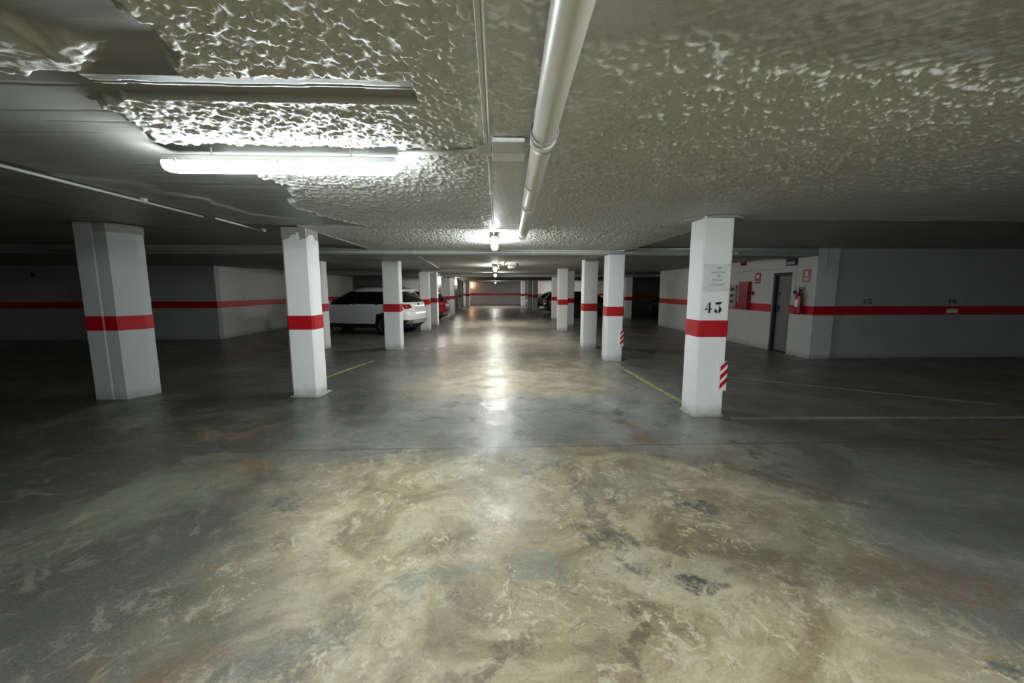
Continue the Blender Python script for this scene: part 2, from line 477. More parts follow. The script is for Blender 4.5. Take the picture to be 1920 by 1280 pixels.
# the coarse scab of spray left of the trowelled strip
dD = np.sqrt(((X + 1.92) / 0.42) ** 2 + ((Y - 1.60) / 0.21) ** 2) - 1 + wob * 3.5
sD = sstep(0.12, -0.12, dD) * (Y < 1.80)
rec = ((X > -1.66) & (X < -0.345) & (Y > 1.772) & (Y < 1.985))
slot = ((X > -2.1) & (X < -0.56) & (Y + 0.25 * wob > 2.545) & (Y < 2.80)) | ((X >= -0.56) & (X < -0.04) & (Y > 2.565) & (Y < 2.63))
s = np.where(rec | slot, 0.0, s)
wx_ = X + 0.02 * (vn(X * 20, Y * 20, 21) - 0.5); wy_ = Y + 0.02 * (vn(X * 20, Y * 20, 22) - 0.5)
g1 = vn(wx_ * 44 + wy_ * 9, wy_ * 44 - wx_ * 9, 3); g2 = vn(X * 74, Y * 74, 4); g3 = vn(X * 15, Y * 15, 5)
ridge = 1 - np.abs(2 * g1 - 1)
grain = 0.75 * sstep(0.45, 0.95, g1 + 0.25 * (g2 - 0.5)) + 0.22 * ridge + 0.40 * g2 + 0.15 * g3 - 0.5
gL = vn(wx_ * 54 + wy_ * 11, wy_ * 54 - wx_ * 11, 33)
grain = np.where(X < 0.2, 0.80 * sstep(0.42, 0.92, gL + 0.25 * (g2 - 0.5)) + 0.22 * (1 - np.abs(2 * gL - 1)) + 0.35 * g2 + 0.15 * g3 - 0.5, grain)
amp = 0.0120 * np.ones_like(X)
edgeY = 1.43 + 0.10 * np.clip(X - 0.6, 0, 2) + 0.10 * (vn(X * 3, Y * 3, 6) - 0.5)
amp *= np.where(X > 0.3, 0.10 + 0.90 * sstep(-0.04, 0.14, Y - edgeY), 1.0)
amp *= 1 - 0.72 * sstep(-0.10, 0.0, X) * sstep(0.75, 0.35, X)
amp *= 1 - 0.35 * sstep(3.2, 4.4, Y)
amp *= 1 - 0.45 * sstep(2.2, 3.6, X)
amp *= np.where(X > 0.3, 1.9, np.where(Y < 1.76, 1.4, 1.3))
t = s * (0.030 + amp * grain + 0.006 * (vn(X * 5, Y * 5, 7) - 0.5))
t += sD * (0.016 + 0.03 * (vn(X * 14 + Y * 6, Y * 16 - X * 5, 8) ** 2) + 0.012 * g1)
# rim where the coat ends
t += 0.010 * np.exp(-((X - XL + wob - 0.03) / 0.02) ** 2) * (~(rec | slot)) * (Y < 5.6)
# bare slab: board joints, skim coat ledge
bare = (1 - s)
for yj in (1.925, 2.19, 2.315, 2.47, 3.02, 3.31, 3.62, 4.1, 4.6):
    w = (vn(X * 5, np.full_like(Y, yj * 9), 9) - 0.5) * 0.016
    t -= bare * 0.0045 * np.exp(-((Y + w - yj) / 0.006) ** 2) * (vn(X * 2.2, np.full_like(Y, yj * 31), 12) > 0.35)
t += bare * 0.004 * (vn(X * 2.5, Y * 11, 10) - 0.5)
XLed = bnd([(3.3, -3.4), (3.53, -2.96), (3.85, -3.03), (4.13, -2.77), (4.3, -2.87), (4.9, -2.85), (5.25, -2.47), (5.5, -2.3)])
led = sstep(0.006, -0.006, X - XLed + 0.3 * wob) * (Y > 3.3) * (Y < 5.62)
t += 0.016 * led
Z = 2.432 - t
wv_ = 0.003 * np.sin(X * 7) + 0.004 * (vn(X * 12, Y * 0, 30) - 0.5)
Zr = np.where(Y + wv_ < 1.826, 2.403, np.where(Y + wv_ < 1.838, 2.428, np.where(Y + wv_ < 1.852, 2.404, 2.432)))
Z = np.where(rec, Zr, Z)
lip = np.exp(-((Y - 2.0) / 0.016) ** 2) * (X > -1.70) * (X < -0.345)
Z = np.where(rec, Z, Z * (1 - lip) + 2.400 * lip)
Z = np.where((Y > 5.66), Z - 0.012, Z)
rim = np.exp(-((Y - 5.60) / 0.05) ** 2) * (X > -2.4) * (X < 2.3)
Z = np.where(Y < 5.66, Z - 0.010 * rim, Z)
recR = (X > 2.85) & (Y > 4.9)
recL = (X < -4.5) | ((X < -2.78) & (Y > 6.3))
Z = np.where(recR | recL, 2.462 - 0.004 * (vn(X * 2, Y * 2, 10) - 0.5), Z)
s = np.where(recR | recL, 0.0, s)
s = s * np.where(X > 0.3, 0.35 + 0.65 * sstep(-0.04, 0.14, Y - edgeY), 1.0)
tag(grid_mesh('ceiling', xs, ys, Z, 'ceiling', np.clip(s + sD, 0, 1)), kind='structure', label='sprayed concrete ceiling with a bare board-marked area')
box('ceiling_slab', -18.2, 14.2, -5.2, 44.2, 2.55, 2.75, 'slab')['kind'] = 'structure'

# far ceiling: higher slab with lower panels and drop beams
def cs(name, *a):
    o = box(name, *a, 'slab', None); o['kind'] = 'structure'; return o
cs('ceiling', -18, 7.06, 8.6, 44, 2.335, 2.549)
cs('ceiling', 7.062, 14, 17.06, 44, 2.335, 2.549)
cs('ceiling', -18, 7.06, 8.6, 9.48, 2.285, 2.334)
cs('ceiling', -18, -2.9, 9.482, 14.6, 2.285, 2.334)
cs('ceiling', -2.898, 0.1, 9.482, 14.7, 2.285, 2.334)
cs('trim_beam', -2.7, 0.1, 14.72, 15.0, 2.205, 2.334)
cs('trim_beam', -3.05, -2.72, 15.2, 41.9, 2.225, 2.334)
cs('trim_beam', -2.7, 14, 20.6, 20.95, 2.20, 2.334)
cs('trim_beam', -2.7, 14, 27.6, 27.95, 2.20, 2.334)
cs('trim_beam', -18, -3.06, 17.0, 17.4, 2.16, 2.334)

# ------------------------------------------------------------------ walls
BZ0, BZ1 = 0.985, 1.185
def wall(name, x0, x1, y0, y1, z1=2.56, mat='wall', stripe=None, z0=-0.02):
    """stripe: list of faces ('x-','x+','y-','y+') that carry the red band"""
    w = box(name, x0, x1, y0, y1, z0, z1, mat)
    w['kind'] = 'structure'
    for f in stripe or ():
        e = 0.004
        a = dict(zip(('x-', 'x+', 'y-', 'y+'), ((x0 - e, x0 + 0.001, y0, y1), (x1 - 0.001, x1 + e, y0, y1), (x0, x1, y0 - e, y0 + 0.001), (x0, x1, y1 - 0.001, y1 + e))))[f]
        box('red_stripe', *a, BZ0, BZ1, 'red', w)
    return w
wall('wall_back', -18.2, 14.2, -5.2, -5.0)
wall('wall_left', -18.2, -18.0, -5, 13)
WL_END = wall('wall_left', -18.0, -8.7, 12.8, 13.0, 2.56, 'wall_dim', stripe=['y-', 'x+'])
WL = wall('wall_left', -8.9, -8.7, 13.002, 24.8, 2.334, stripe=['x+'])
wall('wall_left', -8.9, -5.76, 24.8, 25.0, 2.334, 'wall_grey')
wall('wall_left', -12, -11.8, 25, 44, 2.334)
wall('wall_left', -12, -3.6, 34, 34.2, 2.334)
wall('wall_left', -3.1, -2.95, 36.4, 42, 2.334, stripe=['x+'])
WF = wall('wall_far', -4, 14, 42, 42.2, 2.334, stripe=['y-'])
# right side
XR = 7.07
WR = wall('wall_right', XR, 7.3, 9.98, 17.05, 2.56, stripe=['x-'])
WR2 = wall('wall_right', XR, 7.55, 8.6, 9.33, 2.56, stripe=['x-', 'y-'])
wall('wall_right', XR, 7.3, 9.332, 9.978, 2.56, z0=1.965)
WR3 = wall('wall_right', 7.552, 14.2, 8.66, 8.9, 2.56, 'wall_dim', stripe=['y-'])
wall('wall_right', 14.0, 14.2, -5, 8.66)
wall('wall_right', 7.302, 12, 17.0, 17.05, 2.334)
wall('wall_right', 11.8, 12, 17.06, 42, 2.334, stripe=['x-'])
wall('wall_right', 3.2, 11.79, 37.0, 37.2, 2.334, stripe=['y-'])
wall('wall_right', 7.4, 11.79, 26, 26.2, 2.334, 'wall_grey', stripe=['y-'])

# door in the right wall
dr = empty('door_1', (XR, 9.655, 0)); dr['kind'] = 'structure'
def dbox(n, x0, x1, y0, y1, z0, z1, m, p=None, bv=0.0):
    o = box(n, x0, x1, y0, y1, z0, z1, m, None, bv)
    o.parent = p or dr
    o.matrix_parent_inverse = Matrix.Translation((-XR, -9.655, 0)) if p is None else Matrix.Identity(4)
    return o
fm = bmesh.new()
abox(fm, XR + 0.02, XR + 0.14, 9.915, 9.975, 0, 1.96); abox(fm, XR + 0.02, XR + 0.14, 9.335, 9.365, 0, 1.96); abox(fm, XR + 0.02, XR + 0.14, 9.366, 9.914, 1.90, 1.96)
o = obj('door_frame', fm, 'frame', dr); o.matrix_parent_inverse = Matrix.Translation((-XR, -9.655, 0))
leaf = dbox('door_leaf', XR + 0.10, XR + 0.135, 9.37, 9.91, 0.02, 1.895, 'metal_door', None, 0.004)
hb = bmesh.new(); abox(hb, XR + 0.085, XR + 0.10, 9.82, 9.86, 0.98, 1.16); atube(hb, [(XR + 0.06, 9.84, 1.1), (XR + 0.1, 9.84, 1.1)], 0.01); atube(hb, [(XR + 0.06, 9.85, 1.1), (XR + 0.06, 9.74, 1.1)], 0.01)
obj('door_handle', hb, 'frame', leaf)
obj('lock_plate', abox(bmesh.new(), XR + 0.092, XR + 0.10, 9.8, 9.86, 1.42, 1.48), 'frame', leaf)
wall('wall_right', 7.32, 7.4, 9.2, 10.1, 2.4, 'wall_grey')

# ------------------------------------------------------------------ stencilled numbers (unit glyph outlines)
def arc(cx, cy, rx, ry, a0, a1, n=12):
    return [(cx + rx * math.cos(R(a0 + (a1 - a0) * i / n)), cy + ry * math.sin(R(a0 + (a1 - a0) * i / n))) for i in range(n + 1)]
def band(cx, cy, ro, ri, a0, a1, ryo=None, ryi=None):
    return arc(cx, cy, ro, ryo or ro, a0, a1) + arc(cx, cy, ri, ryi or ri, a1, a0)
GLY = {
 '4': [[(0.50, 0.00), (0.76, 0.00), (0.78, 0.06), (0.74, 0.10), (0.76, 1.0), (0.56, 0.94), (0.54, 0.10), (0.48, 0.06)],
       [(0.48, 0.90), (0.52, 0.86), (0.20, 0.48), (0.14, 0.50)], [(0.0, 0.28), (0.42, 0.31), (0.42, 0.42), (0.16, 0.44)], [(0.84, 0.30), (0.98, 0.32), (1.0, 0.44), (0.84, 0.42)]],
 '3': [[(0.06, 0.76), (0.78, 0.77), (0.96, 0.96), (0.90, 1.0), (0.16, 0.96), (0.10, 0.92)], [(0.66, 0.70), (0.72, 0.70), (0.60, 0.56), (0.54, 0.58)],
       band(0.46, 0.30, 0.50, 0.22, -68, 62, 0.30, 0.24), arc(0.20, 0.18, 0.20, 0.15, 0, 360, 14), [(0.24, 0.0), (0.60, 0.0), (0.56, 0.05), (0.28, 0.06)], [(0.06, 0.22), (0.0, 0.40), (0.10, 0.36), (0.16, 0.26)]],
 '5': [[(0.12, 0.78), (0.82, 0.78), (0.94, 0.98), (0.12, 1.0)], [(0.10, 0.72), (0.18, 0.72), (0.18, 0.52), (0.10, 0.48)],
       band(0.44, 0.30, 0.50, 0.24, -70, 95, 0.30, 0.24), arc(0.20, 0.16, 0.19, 0.14, 0, 360, 14)],
 '6': [band(0.5, 0.5, 0.5, 0.26, 95, 265, 0.5, 0.46), band(0.56, 0.28, 0.44, 0.18, -85, 85, 0.28, 0.22), arc(0.74, 0.82, 0.16, 0.13, 0, 360, 12)],
}
def number(name, text, x, y, z, h, w, parent, gap=0.25, mat='black', face='y-'):
    """flat paint 1 mm proud; face 'y-' looks down -Y (x = left edge), 'x+' looks along +X"""
    bm = bmesh.new()
    th = 0.002
    cx = x
    for ch in text:
        for poly in GLY[ch]:
            a = []; b = []
            for u, v in poly:
                if face == 'y-': p = (cx + u * w, y, z + v * h); q = (cx + u * w, y - th, z + v * h)
                else: p = (y, cx + u * w, z + v * h); q = (y + th, cx + u * w, z + v * h)
                a.append(bm.verts.new(p)); b.append(bm.verts.new(q))
            bm.faces.new(a); bm.faces.new(b)
            for i in range(len(a)):
                bm.faces.new((a[i], a[(i + 1) % len(a)], b[(i + 1) % len(a)], b[i]))
        cx += w * (1 + gap)
    bmesh.ops.triangulate(bm, faces=[f for f in bm.faces if len(f.verts) > 4])
    return obj(name, bm, mat, parent)
number('stencil_number', '45', 8.235, 8.659, 1.228, 0.115, 0.10, WR3)['label'] = 'black stencilled 45'
number('stencil_number', '46', 10.24, 8.659, 1.225, 0.115, 0.10, WR3)['label'] = 'black stencilled 46'
for q in ((-10.82, 1.36), (-14.12, 1.93)):
    bm = bmesh.new()
    abox(bm, q[0], q[0] + 0.12, 12.797, 12.801, q[1], q[1] + 0.12, 0.0)
    obj('wall_mark', bm, 'black', WL_END)
number('stencil_number', '4', 14.08, -8.699, 1.25, 0.125, 0.10, WL, face='x+')['label'] = 'blurred black stencilled number'

# ------------------------------------------------------------------ pillars
def ring_prism(bm, foot, zs, jit=0.0, off=0.0, seed=0):
    rnd = random.Random(seed)
    c = Vector((sum(p[0] for p in foot) / len(foot), sum(p[1] for p in foot) / len(foot)))
    rings = []
    for z in zs:
        ring = []
        for p in foot:
            d = (Vector(p) - c); d.normalize()
            q = Vector(p) + d * (off * 1.4 + rnd.uniform(-jit, jit))
            ring.append(bm.verts.new((q.x, q.y, z)))
        rings.append(ring)
    n = len(foot)
    for a, b in zip(rings, rings[1:]):
        for k in range(n):
            bm.faces.new((a[k], a[(k + 1) % n], b[(k + 1) % n], b[k]))
    bm.faces.new(rings[0]); bm.faces.new(rings[-1])
    return bm
def rect_foot(w, d, ch=0.018):
    w /= 2; d /= 2
    return [(-w + ch, -d), (w - ch, -d), (w, -d + ch), (w, d - ch), (w - ch, d), (-w + ch, d), (-w, d - ch), (-w, -d + ch)]
NP = 0
def pillar(x0, x1, y0, y1, ztop, label, foot=None, group='white pillars with a red band', rz=0.0, ch=0.018, paint='pillar'):
    global NP
    NP += 1
    cx, cy = (x0 + x1) / 2, (y0 + y1) / 2
    r = empty('pillar', (cx, cy, 0), rz)
    tag(r, label, 'pillar', group)
    f = foot or rect_foot(x1 - x0, y1 - y0, ch)
    zs = [0, 0.03] + [0.2 * i for i in range(1, 12) if 0.2 * i < ztop - 0.05] + [ztop]
    obj('shaft', ring_prism(bmesh.new(), f, zs, 0.0022, 0, NP), paint, r)
    obj('red_band', ring_prism(bmesh.new(), f, [BZ0, BZ0 + 0.05, BZ0 + 0.1, BZ1], 0.0006, 0.0042, NP + 50), 'red', r)
    return r
NEAR, FAR = 2.42, 2.334
p43 = pillar(2.43, 2.79, 4.66, 5.0, 2.41, 'white pillar stencilled 43 with a taped notice and red striped corner guard')
p2 = pillar(2.39, 2.755, 8.50, 8.84, 2.29, 'white pillar with a small striped guard, next behind pillar 43')
p3 = pillar(2.325, 2.70, 10.52, 10.86, FAR, 'plain greyish white pillar just left of the pillar with the small striped guard')
p4 = pillar(2.345, 2.71, 14.95, 15.29, FAR, 'white pillar right of the aisle, third behind pillar 43')
pillar(2.985, 3.345, 16.95, 17.29, FAR, 'dim white pillar half hidden behind the third pillar after number 43')
pillar(2.975, 3.335, 21.05, 21.39, FAR, 'narrow-looking far white pillar immediately right of the black car')
pillar(2.62, 2.98, 28.4, 28.74, FAR, 'grey far pillar immediately left of the black car')
pillar(2.50, 2.86, 31.5, 31.84, FAR, 'far right-hand pillar behind which the silver car nose shows')
pillar(2.28, 2.64, 36.2, 36.54, FAR, 'last brownish pillar on the right before the far wall')
pillar(6.90, 7.28, 21.1, 21.45, FAR, 'dark pillar in the right bay seen past the right edge of the small-guard pillar')
l1 = pillar(-2.975, -2.60, 5.76, 6.10, 2.41, 'white pillar with crumbled bare concrete at its top, left of the aisle', ch=0.03)
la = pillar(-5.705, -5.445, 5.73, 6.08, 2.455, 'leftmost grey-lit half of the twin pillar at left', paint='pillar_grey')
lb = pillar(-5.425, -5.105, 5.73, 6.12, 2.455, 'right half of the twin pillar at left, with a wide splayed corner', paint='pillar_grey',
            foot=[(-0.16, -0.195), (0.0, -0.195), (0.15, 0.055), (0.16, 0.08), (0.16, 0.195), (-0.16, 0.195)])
l2 = pillar(-2.91, -2.49, 10.40, 10.76, 2.29, 'white pillar standing in front of the white car')
pillar(-4.86, -4.50, 10.57, 10.93, 2.29, 'white pillar mostly hidden behind the crumbled-top pillar')
pillar(-2.92, -2.555, 15.37, 15.72, FAR, 'white pillar right behind the tail of the white car')
pillar(-2.95, -2.585, 17.71, 18.06, FAR, 'grey pillar hiding the left side of the red car')
pillar(-2.96, -2.60, 22.3, 22.65, FAR, 'bright far pillar behind the red car')
pillar(-2.80, -2.46, 23.9, 24.25, FAR, 'dark faced far pillar right of the red car')
pillar(-2.98, -2.58, 30.0, 30.36, FAR, 'bright far pillar second right of the red car')
pillar(-2.70, -2.36, 36.0, 36.34, FAR, 'last left-hand pillar in the warm light before the far wall')

# joint between the twin pillars (dark filler) and unpainted head
obj('joint_filler', abox(bmesh.new(), -0.177, -0.163, -0.10, 0.15, 0, 2.44), 'dark', lb)['label'] = 'dark expansion joint filler'
hd = bmesh.new()
ring_prism(hd, [(-0.165, -0.2), (0.0, -0.2), (0.155, 0.055), (0.165, 0.08), (0.165, 0.2), (-0.165, 0.2)], [2.33, 2.36, 2.40, 2.452], 0.003, 0.002, 3)
obj('bare_head', hd, 'raw', lb)['label'] = 'unpainted concrete head'
# crumbled top of the left pillar: one ragged bare patch round the corner, 3 mm off the paint
rnd = random.Random(4)
pth = [(-0.175 + 0.325 * i / 22, -0.1735) for i in range(23)] + [(0.162, -0.166), (0.178, -0.152), (0.1915, -0.135)] + [(0.1915, -0.13 + 0.26 * i / 12) for i in range(1, 13)]
cpb = bmesh.new(); up = []; lo = []
for i, (x, y) in enumerate(pth):
    f = i / (len(pth) - 1)
    dz = 0.15 - 0.03 * f + 0.035 * math.sin(f * 14 + 0.8) + rnd.uniform(-0.018, 0.018)
    if 0.36 < f < 0.44: dz *= 0.45
    up.append(cpb.verts.new((x, y, 2.409))); lo.append(cpb.verts.new((x, y, 2.409 - dz)))
for i in range(len(pth) - 1):
    cpb.faces.new((up[i], up[i + 1], lo[i + 1], lo[i]))
obj('crumbled_patch', cpb, 'raw', l1)['label'] = 'ragged patch of bare concrete where paint fell off'
# grey mortar collar on the ceiling over pillar 43
cb = bmesh.new()
ang = [2 * math.pi * i / 20 for i in range(20)]
apoly(cb, [(0.05 + 0.34 * math.cos(a) * (1 + 0.12 * math.sin(3 * a)), 0.02 + 0.26 * math.sin(a)) for a in ang], 2.376, 2.412)
obj('mortar_collar', cb, 'raw', p43)
# collars at pillar foot
for p, w, d in ((p43, 0.19, 0.18), (l1, 0.205, 0.18)):
    c = bmesh.new()
    n = 28
    prev = None
    ring0 = []; ring1 = []
    rnd = random.Random(5)
    for i in range(n):
        a = 2 * math.pi * i / n
        k = 1 / max(abs(math.cos(a)) / w, abs(math.sin(a)) / d)
        x, y = k * math.cos(a), k * math.sin(a)
        ring0.append(c.verts.new((x * 0.99, y * 0.99, 0.022)))
        e = 1.10 + rnd.uniform(-0.03, 0.07)
        ring1.append(c.verts.new((x * e, y * e, 0.001)))
    for i in range(n):
        c.faces.new((ring0[i], ring0[(i + 1) % n], ring1[(i + 1) % n], ring1[i]))
    obj('mortar_foot', c, 'raw', p)

# stencil 43 on the pillar
n43 = number('stencil_number', '43', 0, 0, 0, 0.135, 0.088, p43, gap=0.36)
n43.location = (2.488 - 2.61, -0.1725, 1.272)
n43['label'] = 'black stencilled 43'

# striped foam corner guards
def guard(p, x, y, z0, z1, w=0.075, th=0.022, nstripe=3):
    """wraps the corner at local (x,y): one leg along -X on the front face, one along +Y on the side"""
    bm = bmesh.new()
    prof = [(-w, 0.0), (-w, -th * 0.8), (-w + 0.012, -th), (-0.01, -th), (th * 0.7, -th * 0.7), (th, 0.01), (th, w - 0.012), (th * 0.8, w), (0.0, w), (0.0, 0.0)]
    apoly(bm, [(x + a, y + b) for a, b in prof], z0, z1)
    g = obj('corner_guard', bm, 'foam', p)
    g['label'] = 'white padded corner guard with red slanting stripes'
    H = z1 - z0
    for i in range(nstripe):
        sb = bmesh.new()
        path = [(-w + 0.004, -th - 0.0015), (-0.01, -th - 0.0015), (th * 0.7 + 0.001, -th * 0.7 - 0.001), (th + 0.0015, 0.01), (th + 0.0015, w - 0.012)]
        L = [0]
        for a, b in zip(path, path[1:]): L.append(L[-1] + math.dist(a, b))
        zc = z0 + H * (0.06 + 0.31 * i)
        hh = H * 0.17
        lo = []; hi = []
        for q, l in zip(path, L):
            zb = zc + l * 1.0
            lo.append(sb.verts.new((x + q[0], y + q[1], min(zb, z1 - 0.002)))); hi.append(sb.verts.new((x + q[0], y + q[1], min(zb + hh, z1 - 0.001))))
        for k in range(len(path) - 1):
            sb.faces.new((lo[k], lo[k + 1], hi[k + 1], hi[k]))
        obj('red_slant', sb, 'red', g)
    return g
guard(p43, 0.18, -0.17, 0.325, 0.685, 0.075, 0.026)
guard(p2, 0.1825, -0.17, 0.33, 0.69, 0.07, 0.024)
# little knob of tape residue, hook on the side of pillar 43
obj('side_hook', atube(bmesh.new(), [(0.178, -0.13, 1.50), (0.198, -0.135, 1.50), (0.20, -0.137, 1.515)], 0.006, 8), 'white', p43)

# taped notice on pillar 43
nt = empty('paper_notice', (2.61, 4.655, 1.5)); tag(nt, 'handwritten paper notice in a clear sleeve taped on pillar 43', 'notice')
pb = bmesh.new()
nx_, nz_ = 8, 10
gv = [[pb.verts.new((-0.105 + 0.215 * i / nx_, -0.004 - 0.0025 * math.sin(i * 1.1 + j * 0.7), 0.035 + 0.295 * j / nz_)) for i in range(nx_ + 1)] for j in range(nz_ + 1)]
for j in range(nz_):
    for i in range(nx_):
        pb.faces.new((gv[j][i], gv[j][i + 1], gv[j + 1][i + 1], gv[j + 1][i]))
obj('paper', pb, 'white', nt, True)
wb = bmesh.new()
rw = random.Random(3)
def scribble(x0, x1, z, h):
    x = x0
    while x < x1:
        w = rw.uniform(0.010, 0.016)
        k = rw.random()
        pts = []
        if k < 0.35: pts = [(0, 0), (0.3, 1), (0.7, 0.1), (1, 0.5)]
        elif k < 0.7: pts = [(0.8, 0.5), (0.2, 0.6), (0.1, 0.1), (0.7, 0.05), (0.8, 0.55), (0.9, 0)]
        else: pts = [(0.2, 1.3), (0.2, 0), (0.9, 0.2)]
        atube(wb, [(x + a * w, -0.0085, z + b * h) for a, b in pts], 0.0016, 4)
        x += w * 1.25
for z, x0, x1 in ((0.295, -0.01, 0.045), (0.245, -0.075, 0.085), (0.20, -0.005, 0.035), (0.155, -0.06, 0.065), (0.10, -0.075, 0.09)):
    scribble(x0, x1, z, 0.022)
hw = obj('handwriting', wb, 'grey', nt); hw['kind'] = 'stuff'; hw['label'] = 'blurred grey handwriting in five lines'
sb = bmesh.new()
gv = [[sb.verts.new((-0.165 + 0.335 * i / 14, -0.014 - 0.003 * math.sin(i * 0.9) * math.cos(j * 0.8), 0.03 + 0.32 * j / 10)) for i in range(15)] for j in range(11)]
for j in range(10):
    for i in range(14):
        sb.faces.new((gv[j][i], gv[j][i + 1], gv[j + 1][i + 1], gv[j + 1][i]))
obj('clear_sleeve', sb, 'clear', nt, True)
for x, z in ((-0.15, 0.335), (-0.15, 0.07), (0.14, 0.05), (0.13, 0.335)):
    obj('tape', abox(bmesh.new(), x - 0.022, x + 0.022, -0.019, -0.0185, z - 0.012, z + 0.012), 'clear', nt)

# ------------------------------------------------------------------ fluorescent fittings
def batten(name, centre, length, along, label, ztop, mat='tube', drop=0.0, group='fluorescent ceiling lamps', sub=True):
    """weatherproof batten: tray housing with round ends, bulging lit diffuser, clips"""
    r = empty(name, (centre[0], centre[1], ztop), 0 if along == 'X' else R(90))
    tag(r, label, 'lamp', group)
    L = length / 2
    def loft(prof, lo, hi, taper):
        bm = bmesh.new()
        st = [(-L, taper), (-L + 0.015, 0.93), (-L + 0.05, 1.0), (L - 0.05, 1.0), (L - 0.015, 0.93), (L, taper)]
        rings = []
        zc = max(p[1] for p in prof)
        for x, k in st:
            rings.append([bm.verts.new((x, y * k, zc + (z - zc) * k)) for y, z in prof])
        n = len(prof)
        for a, b in zip(rings, rings[1:]):
            for i in range(n):
                bm.faces.new((a[i], a[(i + 1) % n], b[(i + 1) % n], b[i]))
        bm.faces.new(rings[0]); bm.faces.new(rings[-1])
        return bm
    d = -drop
    h = loft([(-0.030, d), (0.030, d), (0.052, d - 0.012), (0.056, d - 0.042), (-0.056, d - 0.042), (-0.052, d - 0.012)], 0, 0, 0.75)
    obj('housing', h, 'housing', r)
    q = loft([(-0.054, d - 0.043), (0.054, d - 0.043), (0.054, d - 0.058), (0.046, d - 0.082), (0.026, d - 0.098), (-0.026, d - 0.098), (-0.046, d - 0.082), (-0.054, d - 0.058)], 0, 0, 0.7)
    obj('diffuser', q, mat, r)
    if sub:
        n = 5
        for i in range(n):
            x = -L + 0.1 + (length - 0.2) * i / (n - 1)
            for sgn in (-1, 1):
                c = bmesh.new(); abox(c, x - 0.009, x + 0.009, sgn * 0.055, sgn * 0.061, d - 0.052, d - 0.028, 0.0)
                obj('clip', c, 'housing', r)
    if drop > 0.01:
        for x in (-L * 0.6, L * 0.6):
            obj('hanger', atube(bmesh.new(), [(x, 0, 0), (x, 0, d)], 0.006, 8), 'conduit', r)
    return r
batten('ceiling_lamp', (-1.345, 2.69), 1.43, 'X', 'long lit fluorescent lamp across the near ceiling at upper left', 2.43, drop=0.05)
batten('ceiling_lamp', (-0.02, 6.62), 1.25, 'Y', 'lit lamp seen end-on beside the end of the big pipe', 2.37, 'tube_mid', drop=0.03)
batten('ceiling_lamp', (-0.02, 12.2), 1.25, 'Y', 'lit lamp in mid aisle next to the small crooked conduit', 2.285, 'tube_far', 0.07)
batten('ceiling_lamp', (-0.03, 18.2), 1.25, 'Y', 'lit lamp deep in the aisle, just below the mid aisle one', 2.334, 'tube_far', 0.085)
batten('ceiling_lamp', (-0.05, 36.5), 1.25, 'Y', 'tiny farthest lamp dot in front of the far wall', 2.334, 'tube_far', 0.09)
batten('ceiling_lamp', (1.8, -1.35), 1.46, 'X', 'unseen lamp added overhead behind the viewpoint', 2.43, 'tube_added', drop=0.05)  # out of view, added to brighten the stencilled pillar and the right ceiling
def bulkhead(x, y, z, label, mat='bulk', w=0.24, h=0.42):
    r = empty('bulkhead_lamp', (x, y, z)); tag(r, label, 'lamp', 'lit bulkhead lamps')
    b = bmesh.new(); abox(b, -w / 2, w / 2, 0.02, 0.10, -h / 2, h / 2, 0.02); obj('back_tray', b, 'housing', r)
    b = bmesh.new(); abox(b, -w / 2 + 0.015, w / 2 - 0.015, -0.06, 0.019, -h / 2 + 0.015, h / 2 - 0.015, 0.03); obj('diffuser', b, mat, r)
    return r
bulkhead(-3.30, 23.2, 2.06, 'glowing bulkhead lamp above the red car')
bulkhead(-2.74, 27.2, 2.06, 'glowing bulkhead lamp between the two far left pillars', w=0.22, h=0.40)
bulkhead(-2.50, 41.88, 2.02, 'warm orange glowing lamp at the far left end', 'warm')
box('lamp_post_panel', -3.42, -3.18, 23.30, 23.5, 0, 2.334, 'metal_door')
tag(bpy.data.objects['lamp_post_panel'], 'dark upright panel under the lamp above the red car', 'panel')
box('lamp_post_panel', -2.86, -2.62, 27.30, 27.5, 0, 2.2, 'metal_door')
tag(bpy.data.objects['lamp_post_panel.001'], 'dark upright panel under the lamp between the far left pillars', 'panel')
# lamps of the side bays that the row of pillars hides from here
batten('ceiling_lamp', (-5.2, 31.4), 1.25, 'Y', 'lamp of the left bay in front of the yellowish wall', 2.334, 'tube_far', 0.03, sub=False)
batten('ceiling_lamp', (5.75, 34.9), 1.25, 'Y', 'lamp of the right bay in front of the bright wall beyond the black car', 2.334, 'tube_far', 0.03, sub=False)

# ------------------------------------------------------------------ pipe, conduits, junction box
big = empty('drain_pipe', (0.28, 3.4, 2.29)); tag(big, 'thick cream drain pipe running along the ceiling beside the aisle lamp', 'pipe')
def rel(e, pts): return [(p[0] - e.location.x, p[1] - e.location.y, p[2] - e.location.z) for p in pts]
def px(y): return 0.165 + 0.036 * y
path = [(px(-1.0), -1.0, 2.305)] + [(px(y), y, 2.305) for y in (0, 1, 2, 3, 4, 5)] + [(px(5.55), 5.55, 2.30)]
tube('pipe_run', rel(big, path), 0.058, 'pvc', big, 28)
tube('elbow', rel(big, bend([(px(5.53), 5.53, 2.30), (px(5.74), 5.74, 2.30), (px(5.74), 5.78, 2.44)], 0.09, 8)), 0.062, 'pvc', big, 28)
for y in (2.08, 3.72):
    tube('socket', rel(big, [(px(y), y, 2.305), (px(y + 0.09), y + 0.09, 2.305)]), 0.0635, 'pvc', big, 28)
    tube('socket_lip', rel(big, [(px(y - 0.006), y - 0.006, 2.305), (px(y + 0.012), y + 0.012, 2.305)]), 0.0665, 'pvc', big, 28)
